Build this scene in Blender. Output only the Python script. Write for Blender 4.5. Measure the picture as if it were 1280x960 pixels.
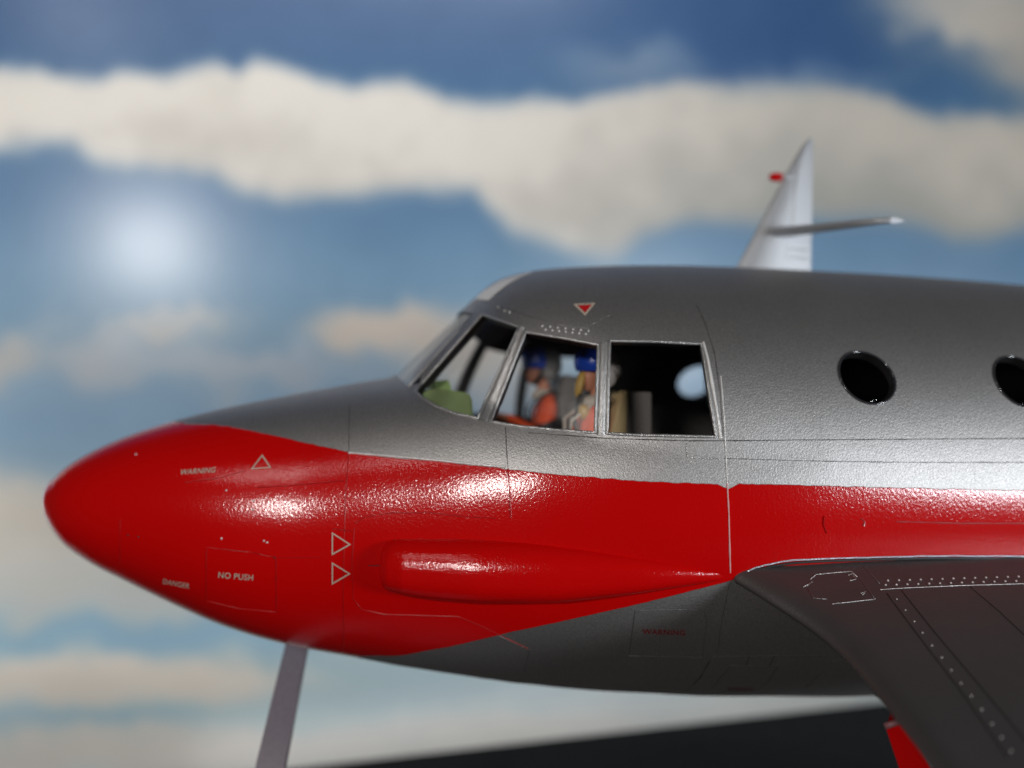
import bpy, bmesh, math, random
import numpy as np
from mathutils import Vector, Matrix
from mathutils.bvhtree import BVHTree
from mathutils.geometry import tessellate_polygon
DEBUG = False
random.seed(7); rng = np.random.default_rng(5)
for o in list(bpy.data.objects): bpy.data.objects.remove(o)
SC = bpy.context.scene
COL = SC.collection

# ------------------------------------------------------------------ camera, world, lamps, exposure
F = 1080.0                                     # focal length in photograph pixels
SC.render.resolution_x, SC.render.resolution_y = 1024, 768
cam_d = bpy.data.cameras.new('camera'); cam = bpy.data.objects.new('camera', cam_d); COL.objects.link(cam)
cam_d.sensor_width = 36; cam_d.lens = F/1280*36; cam_d.clip_start = .01; cam_d.clip_end = 200
cam.location = (0, 0, 0); cam.rotation_euler = (math.radians(90), 0, 0)
cam_d.dof.use_dof = True; cam_d.dof.focus_distance = 1.47; cam_d.dof.aperture_fstop = .70
SC.camera = cam
w = bpy.data.worlds.new('World'); SC.world = w; w.use_nodes = True
w.node_tree.nodes['Background'].inputs[0].default_value = (1, .92, .87, 1)
w.node_tree.nodes['Background'].inputs[1].default_value = .022
def area(name, az, el, dist, sx, sy, power, color, target=(0, 1.7, -.2)):
    d = bpy.data.lights.new(name, 'AREA'); d.shape = 'RECTANGLE'; d.size = sx; d.size_y = sy
    d.energy = power; d.color = color
    o = bpy.data.objects.new(name, d); COL.objects.link(o)
    a, e = math.radians(az), math.radians(el)
    T = Vector(target)
    p = T+Vector((math.sin(a)*math.cos(e), -math.cos(a)*math.cos(e), math.sin(e)))*dist
    o.location = p; o.rotation_euler = (T-p).to_track_quat('-Z', 'Y').to_euler()
    return o
area('window_light_warm', -21.5, 15, 7.0, .8, .6, 200, (1, .965, .93))
area('window_light_cool', 55, 1.5, 7.0, 1.5, .9, 250, (.88, .94, 1))
area('window_light_upper', -34, 40, 8.0, 1.4, .7, 26, (1, .97, .95))
def wash(name, loc, dirv, sx, sy, power):                                # unseen lamps added to brighten the sheet behind, facing away from the model
    o = area(name, 0, 0, 1, sx, sy, power, (1, .98, .95)); o.location = loc; o.rotation_euler = Vector(dirv).to_track_quat('-Z', 'Y').to_euler()
wash('backdrop_fill_top', (-.5, 2.9, 4.6), (0, .98, -.17), 5.0, .4, 128)
wash('backdrop_fill_left', (-6.2, 2.6, -.8), (0, 1, 0), .5, 3.0, 170)
wash('backdrop_fill_right', (7.0, 3.0, -1.2), (-.1, 1, 0), .5, 3.0, 120)
wash('backdrop_fill_low', (1.0, 3.9, -3.3), (0, .93, .30), 6.0, .4, 30)
SC.view_settings.view_transform = 'Standard'; SC.view_settings.look = 'None'
SC.view_settings.exposure = 0; SC.view_settings.gamma = 1
SC.render.engine = 'CYCLES'

# ------------------------------------------------------------------ frames of reference
B = math.radians(10); YP = 1.91; cb, sb = math.cos(B), math.sin(B)
ROOT = Matrix.Translation((0, YP, 0)) @ Matrix.Rotation(B, 4, 'Z')       # aircraft frame: x to the tail, y to its far side
RINV = ROOT.inverted(); CAML = RINV @ Vector((0, 0, 0))
def raydir(px, py): return Vector(((px-640)/F, 1, (480-py)/F))
def ray_l(px, py): return (RINV.to_3x3() @ raydir(px, py)).normalized()
def at(px, py, Y): return raydir(px, py)*Y                               # world point at depth Y
def on_y(px, py, yl):                                                    # aircraft-frame point on the plane y = yl
    d = ray_l(px, py); t = (yl-CAML.y)/d.y; return CAML+d*t
def s_of(px):
    u = (px-640)/F; return u*YP/(cb-u*sb)
def lin(c): return tuple(((v/255)/12.92 if v <= 10 else ((v/255+.055)/1.055)**2.4) for v in c)

# ------------------------------------------------------------------ helpers
def tag(o, label=None, cat=None, group=None, kind=None):
    if label: o['label'] = label
    if cat: o['category'] = cat
    if group: o['group'] = group
    if kind: o['kind'] = kind
    return o
def empty(name, loc=(0, 0, 0), rz=0):
    o = bpy.data.objects.new(name, None); COL.objects.link(o); o.location = loc; o.rotation_euler = (0, 0, rz)
    o.empty_display_size = .05; return o
def mesh_obj(name, verts, faces, mat=None, parent=None, smooth=True, sharp=None):
    me = bpy.data.meshes.new(name); me.from_pydata([tuple(v) for v in verts], [], faces); me.validate(); me.update()
    return link(name, me, mat, parent, smooth, sharp)
def link(name, me, mat=None, parent=None, smooth=True, sharp=None):
    if mat is not None and not me.materials: me.materials.append(mat)
    if smooth:
        me.polygons.foreach_set('use_smooth', [True]*len(me.polygons))
        if sharp is not None: me.set_sharp_from_angle(angle=math.radians(sharp))
    o = bpy.data.objects.new(name, me); COL.objects.link(o)
    if parent: o.parent = parent
    return o
def bm_obj(name, bm, mat, parent=None, smooth=True, sharp=35):
    bmesh.ops.recalc_face_normals(bm, faces=bm.faces)
    me = bpy.data.meshes.new(name); bm.to_mesh(me); bm.free()
    return link(name, me, mat, parent, smooth, sharp)
def mirror_copy(o, parent=None):                                         # the same part on the far side of the aircraft
    me = o.data.copy(); me.transform(Matrix.Scale(-1, 4, (0, 1, 0))); me.flip_normals()
    c = bpy.data.objects.new(o.name, me); COL.objects.link(c); c.parent = parent or o.parent
    return c
def tube(pts, r, n=6, closed=False, radii=None, flat=1.0, normals=None):
    """verts/faces of a tube along pts; with normals, its section is flattened along them"""
    P = [Vector(p) for p in pts]; m = len(P); V = []; Fc = []
    for i, p in enumerate(P):
        if closed: t = P[(i+1) % m]-P[i-1]
        else: t = P[min(i+1, m-1)]-P[max(i-1, 0)]
        t.normalize()
        a = normals[i] if normals else Vector((0, 0, 1))
        if abs(a.dot(t)) > .95: a = Vector((1, 0, 0))
        sdir = t.cross(a).normalized(); up = sdir.cross(t).normalized()
        rr = radii[i] if radii else r
        for k in range(n):
            th = 2*math.pi*k/n
            V.append(p+sdir*rr*math.cos(th)+up*rr*flat*math.sin(th))
    for i in range(m if closed else m-1):
        j = (i+1) % m
        for k in range(n):
            l = (k+1) % n
            Fc.append((i*n+k, i*n+l, j*n+l, j*n+k))
    if not closed: Fc += [tuple(range(n-1, -1, -1)), tuple((m-1)*n+k for k in range(n))]
    return V, Fc
def box_bm(bm, c, h, M=None):
    r = bmesh.ops.create_cube(bm, size=1); vs = r['verts']
    for v in vs:
        v.co = Vector((v.co.x*h[0]*2+c[0], v.co.y*h[1]*2+c[1], v.co.z*h[2]*2+c[2]))
        if M: v.co = M @ v.co
    return vs
def pchip(x, y, q):
    x = np.asarray(x, float); y = np.asarray(y, float); h = np.diff(x); d = np.diff(y)/h
    m = np.zeros(len(x)); m[0] = d[0]; m[-1] = d[-1]
    for i in range(1, len(x)-1):
        if d[i-1]*d[i] > 0:
            w1 = 2*h[i]+h[i-1]; w2 = h[i]+2*h[i-1]; m[i] = (w1+w2)/(w1/d[i-1]+w2/d[i])
    q = np.clip(q, x[0], x[-1]); k = np.clip(np.searchsorted(x, q)-1, 0, len(h)-1); t = (q-x[k])/h[k]
    return (2*t**3-3*t**2+1)*y[k]+(t**3-2*t**2+t)*h[k]*m[k]+(-2*t**3+3*t**2)*y[k+1]+(t**3-t**2)*h[k]*m[k+1]
def resample(pl, step):
    out = []
    for a, b in zip(pl[:-1], pl[1:]):
        n = max(1, int(math.hypot(b[0]-a[0], b[1]-a[1])/step))
        out += [(a[0]+(b[0]-a[0])*i/n, a[1]+(b[1]-a[1])*i/n) for i in range(n)]
    return out+[pl[-1]]
def even(pl, n):
    d = [0]
    for a, b in zip(pl[:-1], pl[1:]): d.append(d[-1]+math.hypot(b[0]-a[0], b[1]-a[1]))
    return [(float(np.interp(t, d, [p[0] for p in pl])), float(np.interp(t, d, [p[1] for p in pl]))) for t in np.linspace(0, d[-1], n)]

# ------------------------------------------------------------------ materials
def mat_new(name):
    m = bpy.data.materials.new(name); m.use_nodes = True
    return m, m.node_tree, m.node_tree.nodes['Principled BSDF']
def plain(name, col, rough=.5, metal=0, coat=0, bump=0, scale=200, spec=.5, var=.0):
    m, nt, b = mat_new(name)
    b.inputs['Base Color'].default_value = (*col, 1); b.inputs['Roughness'].default_value = rough
    b.inputs['Metallic'].default_value = metal; b.inputs['Coat Weight'].default_value = coat
    b.inputs['Specular IOR Level'].default_value = spec
    tc = nt.nodes.new('ShaderNodeTexCoord')
    if bump:
        n = nt.nodes.new('ShaderNodeTexNoise'); n.inputs['Scale'].default_value = scale; n.inputs['Detail'].default_value = 3
        bp = nt.nodes.new('ShaderNodeBump'); bp.inputs['Strength'].default_value = bump; bp.inputs['Distance'].default_value = .002
        nt.links.new(tc.outputs['Object'], n.inputs['Vector']); nt.links.new(n.outputs[0], bp.inputs['Height']); nt.links.new(bp.outputs[0], b.inputs['Normal'])
    if var:
        n = nt.nodes.new('ShaderNodeTexNoise'); n.inputs['Scale'].default_value = 14; n.inputs['Detail'].default_value = 6
        mx = nt.nodes.new('ShaderNodeMix'); mx.data_type = 'RGBA'
        mx.inputs[6].default_value = (*[c*(1-var) for c in col], 1); mx.inputs[7].default_value = (*[min(1, c*(1+var)) for c in col], 1)
        nt.links.new(tc.outputs['Object'], n.inputs['Vector']); nt.links.new(n.outputs[0], mx.inputs[0]); nt.links.new(mx.outputs[2], b.inputs['Base Color'])
    return m
RED = (.53, .0010, .0012); SILVER = (.44, .425, .415)

# red and silver paint: the border between them follows two curves z(x) in the aircraft's own frame
def paint_material(name, top_pts=None, low_pts=None, patch=None):
    m, nt, b = mat_new(name); N = nt.nodes; L = nt.links
    def node(t, **kw):
        n = N.new(t)
        for k, v in kw.items(): setattr(n, k, v)
        return n
    def math_(op, a, bb, c=None):
        n = node('ShaderNodeMath', operation=op)
        for i, v in enumerate((a, bb, c)):
            if v is None: continue
            if isinstance(v, (int, float)): n.inputs[i].default_value = v
            else: L.new(v, n.inputs[i])
        return n.outputs[0]
    tc = node('ShaderNodeTexCoord'); OBJ = tc.outputs['Object']
    def noise(scale, detail=2, rough=.5):
        n = node('ShaderNodeTexNoise'); n.inputs['Scale'].default_value = scale; n.inputs['Detail'].default_value = detail
        n.inputs['Roughness'].default_value = rough; L.new(OBJ, n.inputs['Vector']); return n.outputs[0]
    # fine metal flake for the silver
    flake = noise(420, 2); fl = math_('MULTIPLY_ADD', flake, 1.1, .45)
    streak = noise(5, 5); st = math_('MULTIPLY_ADD', streak, .22, .89)
    both = math_('MULTIPLY', fl, st)
    sv = node('ShaderNodeVectorMath', operation='SCALE'); sv.inputs[0].default_value = SILVER; L.new(both, sv.inputs['Scale'])
    silver = sv.outputs[0]
    mask = None
    if top_pts:
        sep = node('ShaderNodeSeparateXYZ'); L.new(OBJ, sep.inputs[0]); X, Z = sep.outputs[0], sep.outputs[2]
        x0, x1, z0, z1 = -1.2, 3.6, -.8, .4
        def curve(pts):
            fc = node('ShaderNodeFloatCurve'); c = fc.mapping.curves[0]
            P = [((x-x0)/(x1-x0), (z-z0)/(z1-z0)) for x, z in pts]
            while len(c.points) < len(P): c.points.new(.5, .5)
            for p, (a, q) in zip(c.points, P): p.location = (a, q); p.handle_type = 'VECTOR'
            fc.mapping.update()
            L.new(math_('DIVIDE', math_('SUBTRACT', X, x0), x1-x0), fc.inputs['Value'])
            return math_('MULTIPLY_ADD', fc.outputs[0], z1-z0, z0)
        wob = math_('MULTIPLY_ADD', noise(46, 3), .005, -.0025)
        up, lo = curve(top_pts), curve(low_pts)
        def edge(v): return math_('MINIMUM', math_('MAXIMUM', math_('MULTIPLY', v, 900), 0), 1)
        a = edge(math_('ADD', math_('SUBTRACT', up, Z), wob)); c = edge(math_('ADD', math_('SUBTRACT', Z, lo), math_('MULTIPLY', wob, .4)))
        mask = math_('MULTIPLY', a, c)
        mx = node('ShaderNodeMix', data_type='RGBA'); L.new(mask, mx.inputs[0]); L.new(silver, mx.inputs[6]); mx.inputs[7].default_value = (*RED, 1)
        L.new(mx.outputs[2], b.inputs['Base Color'])
        L.new(math_('MULTIPLY_ADD', mask, -.95, .95), b.inputs['Metallic'])
        L.new(math_('MULTIPLY_ADD', mask, -.37, .52), b.inputs['Roughness'])
        inv = math_('SUBTRACT', 1, mask)
    else:
        L.new(silver, b.inputs['Base Color']); b.inputs['Metallic'].default_value = .82; b.inputs['Roughness'].default_value = .45
    # orange peel and dust nibs
    peel = noise(240, 2, .45); fine = noise(620, 1)
    nib = node('ShaderNodeTexVoronoi'); nib.inputs['Scale'].default_value = 24; L.new(OBJ, nib.inputs['Vector'])
    nb = math_('MULTIPLY', math_('LESS_THAN', nib.outputs[0], .05), 2.5)
    silver_h = math_('ADD', math_('MULTIPLY', noise(330, 2), 1.0), math_('MULTIPLY', fine, .3))
    if mask is not None:
        red_h = math_('ADD', math_('MULTIPLY', peel, .66), math_('MULTIPLY', fine, .15))
        h = math_('ADD', math_('ADD', math_('MULTIPLY', red_h, mask), math_('MULTIPLY', silver_h, inv)), math_('MULTIPLY', mask, 1.6))
    else: h = silver_h
    h = math_('ADD', h, nb)
    bp = node('ShaderNodeBump'); bp.inputs['Strength'].default_value = .55; bp.inputs['Distance'].default_value = .0011
    L.new(h, bp.inputs['Height']); L.new(bp.outputs[0], b.inputs['Normal'])
    return m
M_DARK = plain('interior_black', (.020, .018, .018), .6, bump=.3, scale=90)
M_BARE = plain('silver_frame_paint', (.50, .49, .48), .36, .8, bump=.9, scale=330)
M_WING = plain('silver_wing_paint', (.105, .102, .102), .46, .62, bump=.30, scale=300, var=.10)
M_TAIL = plain('tail_silver', (.44, .45, .47), .5, .45, bump=.1, scale=120)
M_REDP = plain('red_paint', RED, .15, bump=.32, scale=240)
M_GLINT = plain('painted_glint', (.78, .76, .74), .35, .25, bump=1, scale=300)  # pale, mostly diffuse colour paints in the glint of thin edges and rivets
M_LINE = plain('scribed_line_silver', (.22, .21, .21), .35, .8, bump=.6, scale=300)
M_RING = plain('glossy_black_ring', (.03, .03, .035), .12, 0, 1.0)
M_LINED = plain('scribed_line_dark', (.035, .033, .033), .5, .3)
M_CREAM = plain('cream_decal', (.50, .42, .34), .5)
M_DRED = plain('red_decal', (.50, .006, .008), .5)
M_DKRED = plain('dark_red_decal', (.16, .006, .008), .5)
M_WHITE = plain('pale_roof_patch', (.86, .85, .84), .5, bump=.4, scale=150)
M_GREEN = plain('green_panel', (.16, .21, .075), .65)
M_GREEN2 = plain('light_green_panel', (.21, .30, .085), .65)
M_BROWN = plain('cabin_lining', (.030, .022, .020), .7)
M_SEAT = plain('seat_grey', (.17, .152, .14), .6)
M_TAN = plain('seat_tan', (.50, .37, .18), .7)
M_ORANGE = plain('orange_flight_suit', (.90, .10, .018), .6, bump=.6, scale=110)
M_SKIN = plain('painted_skin', (.55, .22, .13), .55)
M_BLUE = plain('blue_helmet_paint', (.010, .045, .33), .25, bump=.2, scale=90)
M_HGREY = plain('grey_helmet_paint', (.16, .15, .14), .5)
M_HWHITE = plain('white_helmet_paint', (.52, .48, .46), .4)
M_YEL = plain('yellow_mask_paint', (.50, .30, .06), .45, bump=.5, scale=120)
M_HARN = plain('harness_cream', (.55, .48, .40), .6)
M_BLK = plain('black_strap', (.015, .014, .014), .5)
def glass_mat(name, amount=.06, tint=(.96, .97, .98), rough=.04):
    m = bpy.data.materials.new(name); m.use_nodes = True; nt = m.node_tree; nt.nodes.clear()
    out = nt.nodes.new('ShaderNodeOutputMaterial'); mx = nt.nodes.new('ShaderNodeMixShader')
    t = nt.nodes.new('ShaderNodeBsdfTransparent'); t.inputs[0].default_value = (*tint, 1)
    g = nt.nodes.new('ShaderNodeBsdfGlossy'); g.inputs['Roughness'].default_value = rough; g.inputs[0].default_value = (.8, .8, .8, 1)
    fr = nt.nodes.new('ShaderNodeLayerWeight'); fr.inputs[0].default_value = .25
    mm = nt.nodes.new('ShaderNodeMath'); mm.operation = 'MULTIPLY_ADD'; mm.inputs[1].default_value = .10; mm.inputs[2].default_value = amount
    nt.links.new(fr.outputs['Fresnel'], mm.inputs[0]); nt.links.new(mm.outputs[0], mx.inputs[0])
    nz = nt.nodes.new('ShaderNodeTexNoise'); nz.inputs['Scale'].default_value = 22; bp = nt.nodes.new('ShaderNodeBump'); bp.inputs['Distance'].default_value = .002; bp.inputs['Strength'].default_value = .4
    tc = nt.nodes.new('ShaderNodeTexCoord'); nt.links.new(tc.outputs['Object'], nz.inputs['Vector']); nt.links.new(nz.outputs[0], bp.inputs['Height']); nt.links.new(bp.outputs[0], g.inputs['Normal'])
    nt.links.new(t.outputs[0], mx.inputs[1]); nt.links.new(g.outputs[0], mx.inputs[2]); nt.links.new(mx.outputs[0], out.inputs[0])
    return m
M_GLASS = glass_mat('clear_canopy', .008, (.97, .975, .98), .28)
M_GLASSP = glass_mat('clear_porthole', .003, (.9, .9, .9), .04)
M_GLASSF = glass_mat('hazy_windshield', .10, (.90, .91, .92), .2)
_nt = M_GLASSF.node_tree; _out = next(n for n in _nt.nodes if n.type == 'OUTPUT_MATERIAL'); _src = _out.inputs[0].links[0].from_socket
_df = _nt.nodes.new('ShaderNodeBsdfDiffuse'); _df.inputs[0].default_value = (.75, .76, .78, 1); _mx = _nt.nodes.new('ShaderNodeMixShader'); _mx.inputs[0].default_value = .30
_nt.links.new(_src, _mx.inputs[1]); _nt.links.new(_df.outputs[0], _mx.inputs[2]); _nt.links.new(_mx.outputs[0], _out.inputs[0])

# ------------------------------------------------------------------ sky backdrop: a printed cloud photograph hung behind the model
def smooth_noise(h, w_, cells, seed):
    r = np.random.default_rng(seed); out = np.zeros((h, w_)); amp = 1.; tot = 0
    for o in range(4):
        c = int(cells*2**o); g = r.random((c+2, int(c*w_/h)+3))
        yy = np.linspace(0, c, h); xx = np.linspace(0, c*w_/h, w_)
        y0 = yy.astype(int); x0 = xx.astype(int); fy = (yy-y0)[:, None]; fx = (xx-x0)[None]
        fy = fy*fy*(3-2*fy); fx = fx*fx*(3-2*fx)
        v = (g[y0][:, x0]*(1-fy)*(1-fx)+g[y0+1][:, x0]*fy*(1-fx)+g[y0][:, x0+1]*(1-fy)*fx+g[y0+1][:, x0+1]*fy*fx)
        out += v*amp; tot += amp; amp *= .55
    return out/tot
def backdrop():
    YB = 6.0; x0, x1, y0, y1 = -700, 1980, -560, 1420
    W_, H_ = 520, 384
    U = np.linspace(x0, x1, W_); V = np.linspace(y0, y1, H_); uu, vv = np.meshgrid(U, V)
    n1 = smooth_noise(H_, W_, 9, 1); n2 = smooth_noise(H_, W_, 22, 2); n3 = smooth_noise(H_, W_, 46, 3)
    uw = uu+(n1-.5)*50; vw = vv+(n2-.5)*34+(n3-.5)*26
    blue_v = np.array([-560, -100, 20, 120, 250, 330, 420, 520, 640, 800, 870, 960, 1420])
    blue_c = np.array([(34, 62, 106), (40, 72, 116), (48, 84, 126), (58, 98, 138), (78, 116, 152), (98, 134, 164), (112, 146, 172), (118, 150, 178), (128, 158, 178), (142, 170, 182), (150, 176, 184), (160, 180, 186), (172, 184, 186)], float)
    C = np.stack([np.interp(vv, blue_v, blue_c[:, k]) for k in range(3)], -1)
    dk = np.exp(-((uu-950)/170)**2-((vv-70)/90)**2)[..., None]; C = C*(1-.55*dk)+np.array((40, 70, 120))*.55*dk
    rt = np.clip((uu-800)/500, 0, 1)*np.exp(-((vv-330)/110)**2); C = C*(1-.45*rt[..., None])+np.array((74, 110, 146))*.45*rt[..., None]
    def over(C, a, col): return C*(1-a[..., None])+np.asarray(col)*a[..., None] if np.ndim(col) == 1 else C*(1-a[..., None])+col*a[..., None]
    def sig(x): return 1/(1+np.exp(-np.clip(x, -30, 30)))
    # main bank
    tx = [-700, -200, 0, 60, 100, 130, 160, 220, 280, 300, 312, 330, 352, 400, 440, 480, 520, 560, 620, 700, 760, 800, 850, 900, 960, 1020, 1080, 1130, 1180, 1230, 1280, 1500, 1980]
    ty = [60, 110, 82, 85, 90, 92, 83, 85, 79, 92, 76, 71, 79, 100, 110, 99, 102, 124, 126, 124, 122, 113, 106, 103, 103, 106, 110, 128, 150, 146, 142, 160, 120]
    bx = [-700, -200, 0, 60, 90, 130, 200, 270, 310, 360, 440, 520, 590, 610, 640, 690, 740, 770, 800, 850, 900, 1000, 1080, 1150, 1200, 1240, 1280, 1500, 1980]
    by = [260, 210, 184, 178, 180, 202, 214, 221, 241, 251, 248, 238, 240, 262, 287, 302, 318, 321, 302, 282, 276, 281, 271, 283, 300, 301, 282, 320, 260]
    T = np.interp(uw*.35+uu*.65, tx, ty); Bm = np.interp(uw*.35+uu*.65, bx, by)
    a = sig((vw*.8+vv*.2-T)/4)*sig((Bm-vw*.6-vv*.4)/6)
    f = np.clip((vv-T)/np.maximum(Bm-T, 1), 0, 1)
    light = np.array((218, 212, 203)); g1 = np.array((180, 173, 164)); right = np.array((150, 150, 144))
    k = np.clip((uu-560)/420, 0, 1)*.9; base = light*(1-k[..., None])+np.array((186, 180, 170))*k[..., None]
    sh = np.clip((f-.25)*1.5, 0, 1)*(.30+.70*k)+(n1-.5)*.9+(n2-.5)*1.3+(n3-.5)*.8; sh = np.clip(sh, 0, 1)
    col = base*(1-sh[..., None])+(g1*(1-k[..., None])+right*k[..., None])*sh[..., None]
    C = over(C, a*.97, col)
    def blob(cx, cy, rx, ry, col, st=1., soft=.28, wob=1.):
        nonlocal C
        d = np.sqrt(((uu-cx+(n1-.5)*90*wob)/rx)**2+((vv-cy+((n2-.5)*60+(n3-.5)*30)*wob)/ry)**2)
        C = over(C, np.clip(sig((1-d)/soft*1.6), 0, 1)*st, col)
    blob(1240, 18, 100, 60, (196, 189, 178), .95, .22, 1.3); blob(1190, -10, 90, 36, (176, 174, 170), .8, .3); blob(1262, 92, 46, 24, (176, 170, 160), .7, .4); blob(1400, 60, 150, 90, (165, 160, 152), .9)
    blob(770, 88, 60, 22, (140, 150, 165), .5, .5); blob(820, 82, 40, 22, (120, 140, 160), .4, .5); blob(980, 100, 70, 18, (120, 140, 160), .45, .5); blob(1090, 92, 55, 12, (120, 140, 162), .35, .5)
    blob(600, 455, 95, 46, (192, 186, 178), .9, .3); blob(690, 430, 70, 13, (196, 188, 178), .9, .3); blob(628, 498, 46, 24, (172, 182, 192), .7, .4); blob(480, 416, 88, 30, (196, 184, 172), .95, .22); blob(560, 432, 70, 26, (176, 170, 164), .8)
    blob(235, 410, 62, 18, (186, 182, 178), .8, .35, 1.3); blob(130, 436, 74, 26, (176, 178, 182), .75, .4, 1.3); blob(250, 462, 110, 26, (170, 176, 184), .7, .4, 1.4); blob(380, 468, 80, 22, (166, 172, 182), .55, .4, 1.3)
    blob(5, 462, 48, 32, (176, 172, 168), .8, .35); blob(-150, 470, 120, 50, (176, 172, 168), .8, .35)
    blob(40, 672, 250, 62, (196, 194, 188), .92, .2, 1.0); blob(120, 740, 190, 34, (186, 186, 182), .8, .3); blob(-10, 640, 130, 50, (198, 188, 176), .6, .35, .5); blob(-300, 680, 300, 90, (186, 184, 178), .9, .25)
    blob(330, 690, 160, 70, (180, 182, 182), .7, .3)
    blob(150, 848, 220, 30, (202, 194, 184), .95, .18, .8); blob(180, 795, 230, 16, (126, 160, 184), .7, .3, .8); blob(40, 862, 110, 24, (188, 182, 174), .8, .3, .4); blob(-250, 850, 250, 40, (190, 184, 176), .9)
    blob(60, 900, 160, 12, (126, 160, 180), .6, .3, .8); blob(150, 945, 280, 32, (190, 186, 180), .9, .22, .9); blob(-200, 960, 300, 60, (178, 176, 172), .85)
    blob(640, 872, 260, 18, (140, 166, 182), .7, .4, .8); blob(620, 928, 340, 30, (184, 182, 180), .85, .25, .9); blob(980, 900, 330, 44, (182, 184, 184), .85, .35, .5)
    blob(500, 812, 90, 14, (178, 180, 180), .5, .5, .4)
    lowt = np.clip((vv-930)/160, 0, 1); C = over(C, lowt*.8, (176, 178, 178))
    for cx, cy, rx, ry in [(1450, 420, 200, 50), (1650, 700, 260, 70), (-350, 330, 160, 40), (-500, 20, 200, 50), (400, -220, 300, 60), (1000, -330, 350, 70), (1650, -150, 260, 60)]:
        blob(cx, cy, rx, ry, (186, 180, 172), .85)
    C = np.clip(C+((n2-.5)*8+(n3-.5)*8)[..., None], 0, 255)/255
    Cl = np.where(C <= .04045, C/12.92, ((C+.055)/1.055)**2.4)
    dx, dz = (uu-640)/F, (480-vv)/F
    ba, be = math.radians(BACK_YAW), math.radians(BACK_TILT); bn = (math.sin(ba), -math.cos(ba), -math.sin(be))   # sheet turned and leaning a little
    tt_ = (bn[1]*YB)/(dx*bn[0]+bn[1]+dz*bn[2])
    verts = np.stack([(dx*tt_).ravel(), tt_.ravel(), (dz*tt_).ravel()], 1)
    idx = np.arange(W_*H_).reshape(H_, W_)
    faces = np.stack([idx[:-1, :-1], idx[1:, :-1], idx[1:, 1:], idx[:-1, 1:]], -1).reshape(-1, 4)
    me = bpy.data.meshes.new('sky'); me.from_pydata(verts.tolist(), [], faces.tolist()); me.update()
    ca = me.color_attributes.new('print', 'FLOAT_COLOR', 'POINT')
    ca.data.foreach_set('color', np.concatenate([Cl.reshape(-1, 3), np.ones((W_*H_, 1))], 1).ravel())
    m, nt, b = mat_new('printed_sky_sheet')
    at_ = nt.nodes.new('ShaderNodeVertexColor'); at_.layer_name = 'print'
    sc = nt.nodes.new('ShaderNodeVectorMath'); sc.operation = 'SCALE'; sc.inputs['Scale'].default_value = PRINT_GAIN
    nt.links.new(at_.outputs[0], sc.inputs[0]); nt.links.new(sc.outputs[0], b.inputs['Base Color'])
    b.inputs['Roughness'].default_value = .5; b.inputs['Coat Weight'].default_value = 1.0; b.inputs['Coat Roughness'].default_value = .25; b.inputs['Coat IOR'].default_value = 1.56
    o = link('sky', me, m, None, smooth=True)
    tag(o, 'blurred blue sky sheet with pale cloud banks behind the model', None, None, 'structure')
PRINT_GAIN = 1.35; BACK_YAW = 10.8; BACK_TILT = 2.2
backdrop()

# dark table top whose rear edge runs at a slant behind the model
bm = bmesh.new()
tz = -1.36
def tp(px, py): 
    d = raydir(px, py); return d*(tz/d.z)
pa, pb = tp(300, 966), tp(1120, 874); dv = (pb-pa).normalized(); pa = pa-dv*2.6; pb = pb+dv*2.5; nv = Vector((dv.y, -dv.x, 0))
quad = [pa, pb, pb+nv*5, pa+nv*5]
top = [bm.verts.new(q) for q in quad]; low = [bm.verts.new(q-Vector((0, 0, .08))) for q in quad]
bm.faces.new(top); bm.faces.new(low[::-1])
for i in range(4): bm.faces.new((top[i], low[i], low[(i+1) % 4], top[(i+1) % 4]))
bmesh.ops.bevel(bm, geom=[e for e in bm.edges], offset=.012, segments=2, affect='EDGES')
tt = bm_obj('table_top', bm, plain('dark_table', (.019, .0185, .018), .85, spec=.15, bump=.2, scale=60, var=.2))
tag(tt, 'blurred dark table top with slanting rear edge below the model', 'table top', None, 'structure')

# ------------------------------------------------------------------ the aircraft
AC = empty('model_aircraft', (0, YP, 0), B)
tag(AC, 'red and silver model jet aircraft with glazed cockpit, round portholes and swept wing', 'model aircraft')
bpy.context.view_layer.update()

Sx = [-.957, -.9545, -.9515, -.944, -.9335, -.9214, -.9063, -.8836, -.8455, -.7993, -.7372, -.6743, -.6106, -.5461, -.4808, -.4147, -.3478, -.297, -.2681, -.2372, -.2114, -.1767, -.1418, -.1067, -.0855, -.0625, -.0269, .018, .0723, .1456, .2573, .3905, .5269, .6869, .8931, 1.1068, 1.2834, 1.8, 2.4, 3.0, 3.5]
St = [-.2345, -.214, -.2045, -.1945, -.1845, -.1725, -.1604, -.1459, -.1259, -.1058, -.0842, -.0664, -.0509, -.037, -.024, -.0119, .0004, .0091, .0135, .043, .0675, .1006, .1336, .166, .1857, .2067, .2294, .2433, .2523, .2582, .264, .2665, .2655, .2621, .2561, .2464, .235, .19, .10, -.04, -.20]
Sb = [-.2345, -.257, -.2675, -.2835, -.3000, -.3155, -.331, -.3481, -.3727, -.3977, -.431, -.4635, -.4937, -.5185, -.539, -.5555, -.5694, -.5807, -.5874, -.5935, -.5983, -.6049, -.6114, -.6177, -.6222, -.6260, -.633, -.6395, -.6482, -.6581, -.6700, -.6849, -.6944, -.7060, -.7145, -.7230, -.7270, -.69, -.60, -.42, -.24]
s0 = Sx[0]; s487 = s_of(487)
def interp(q, xs, ys): return pchip(xs, ys, np.array([q], float))[0]
def profile(s):
    t = np.sqrt(np.maximum(s-s0, 0)); tk = np.sqrt(np.array(Sx)-s0)
    return pchip(tk, St, t), pchip(tk, Sb, t)
def zy(y, px): return (480-y)/F*(YP+s_of(px)*sb)
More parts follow.
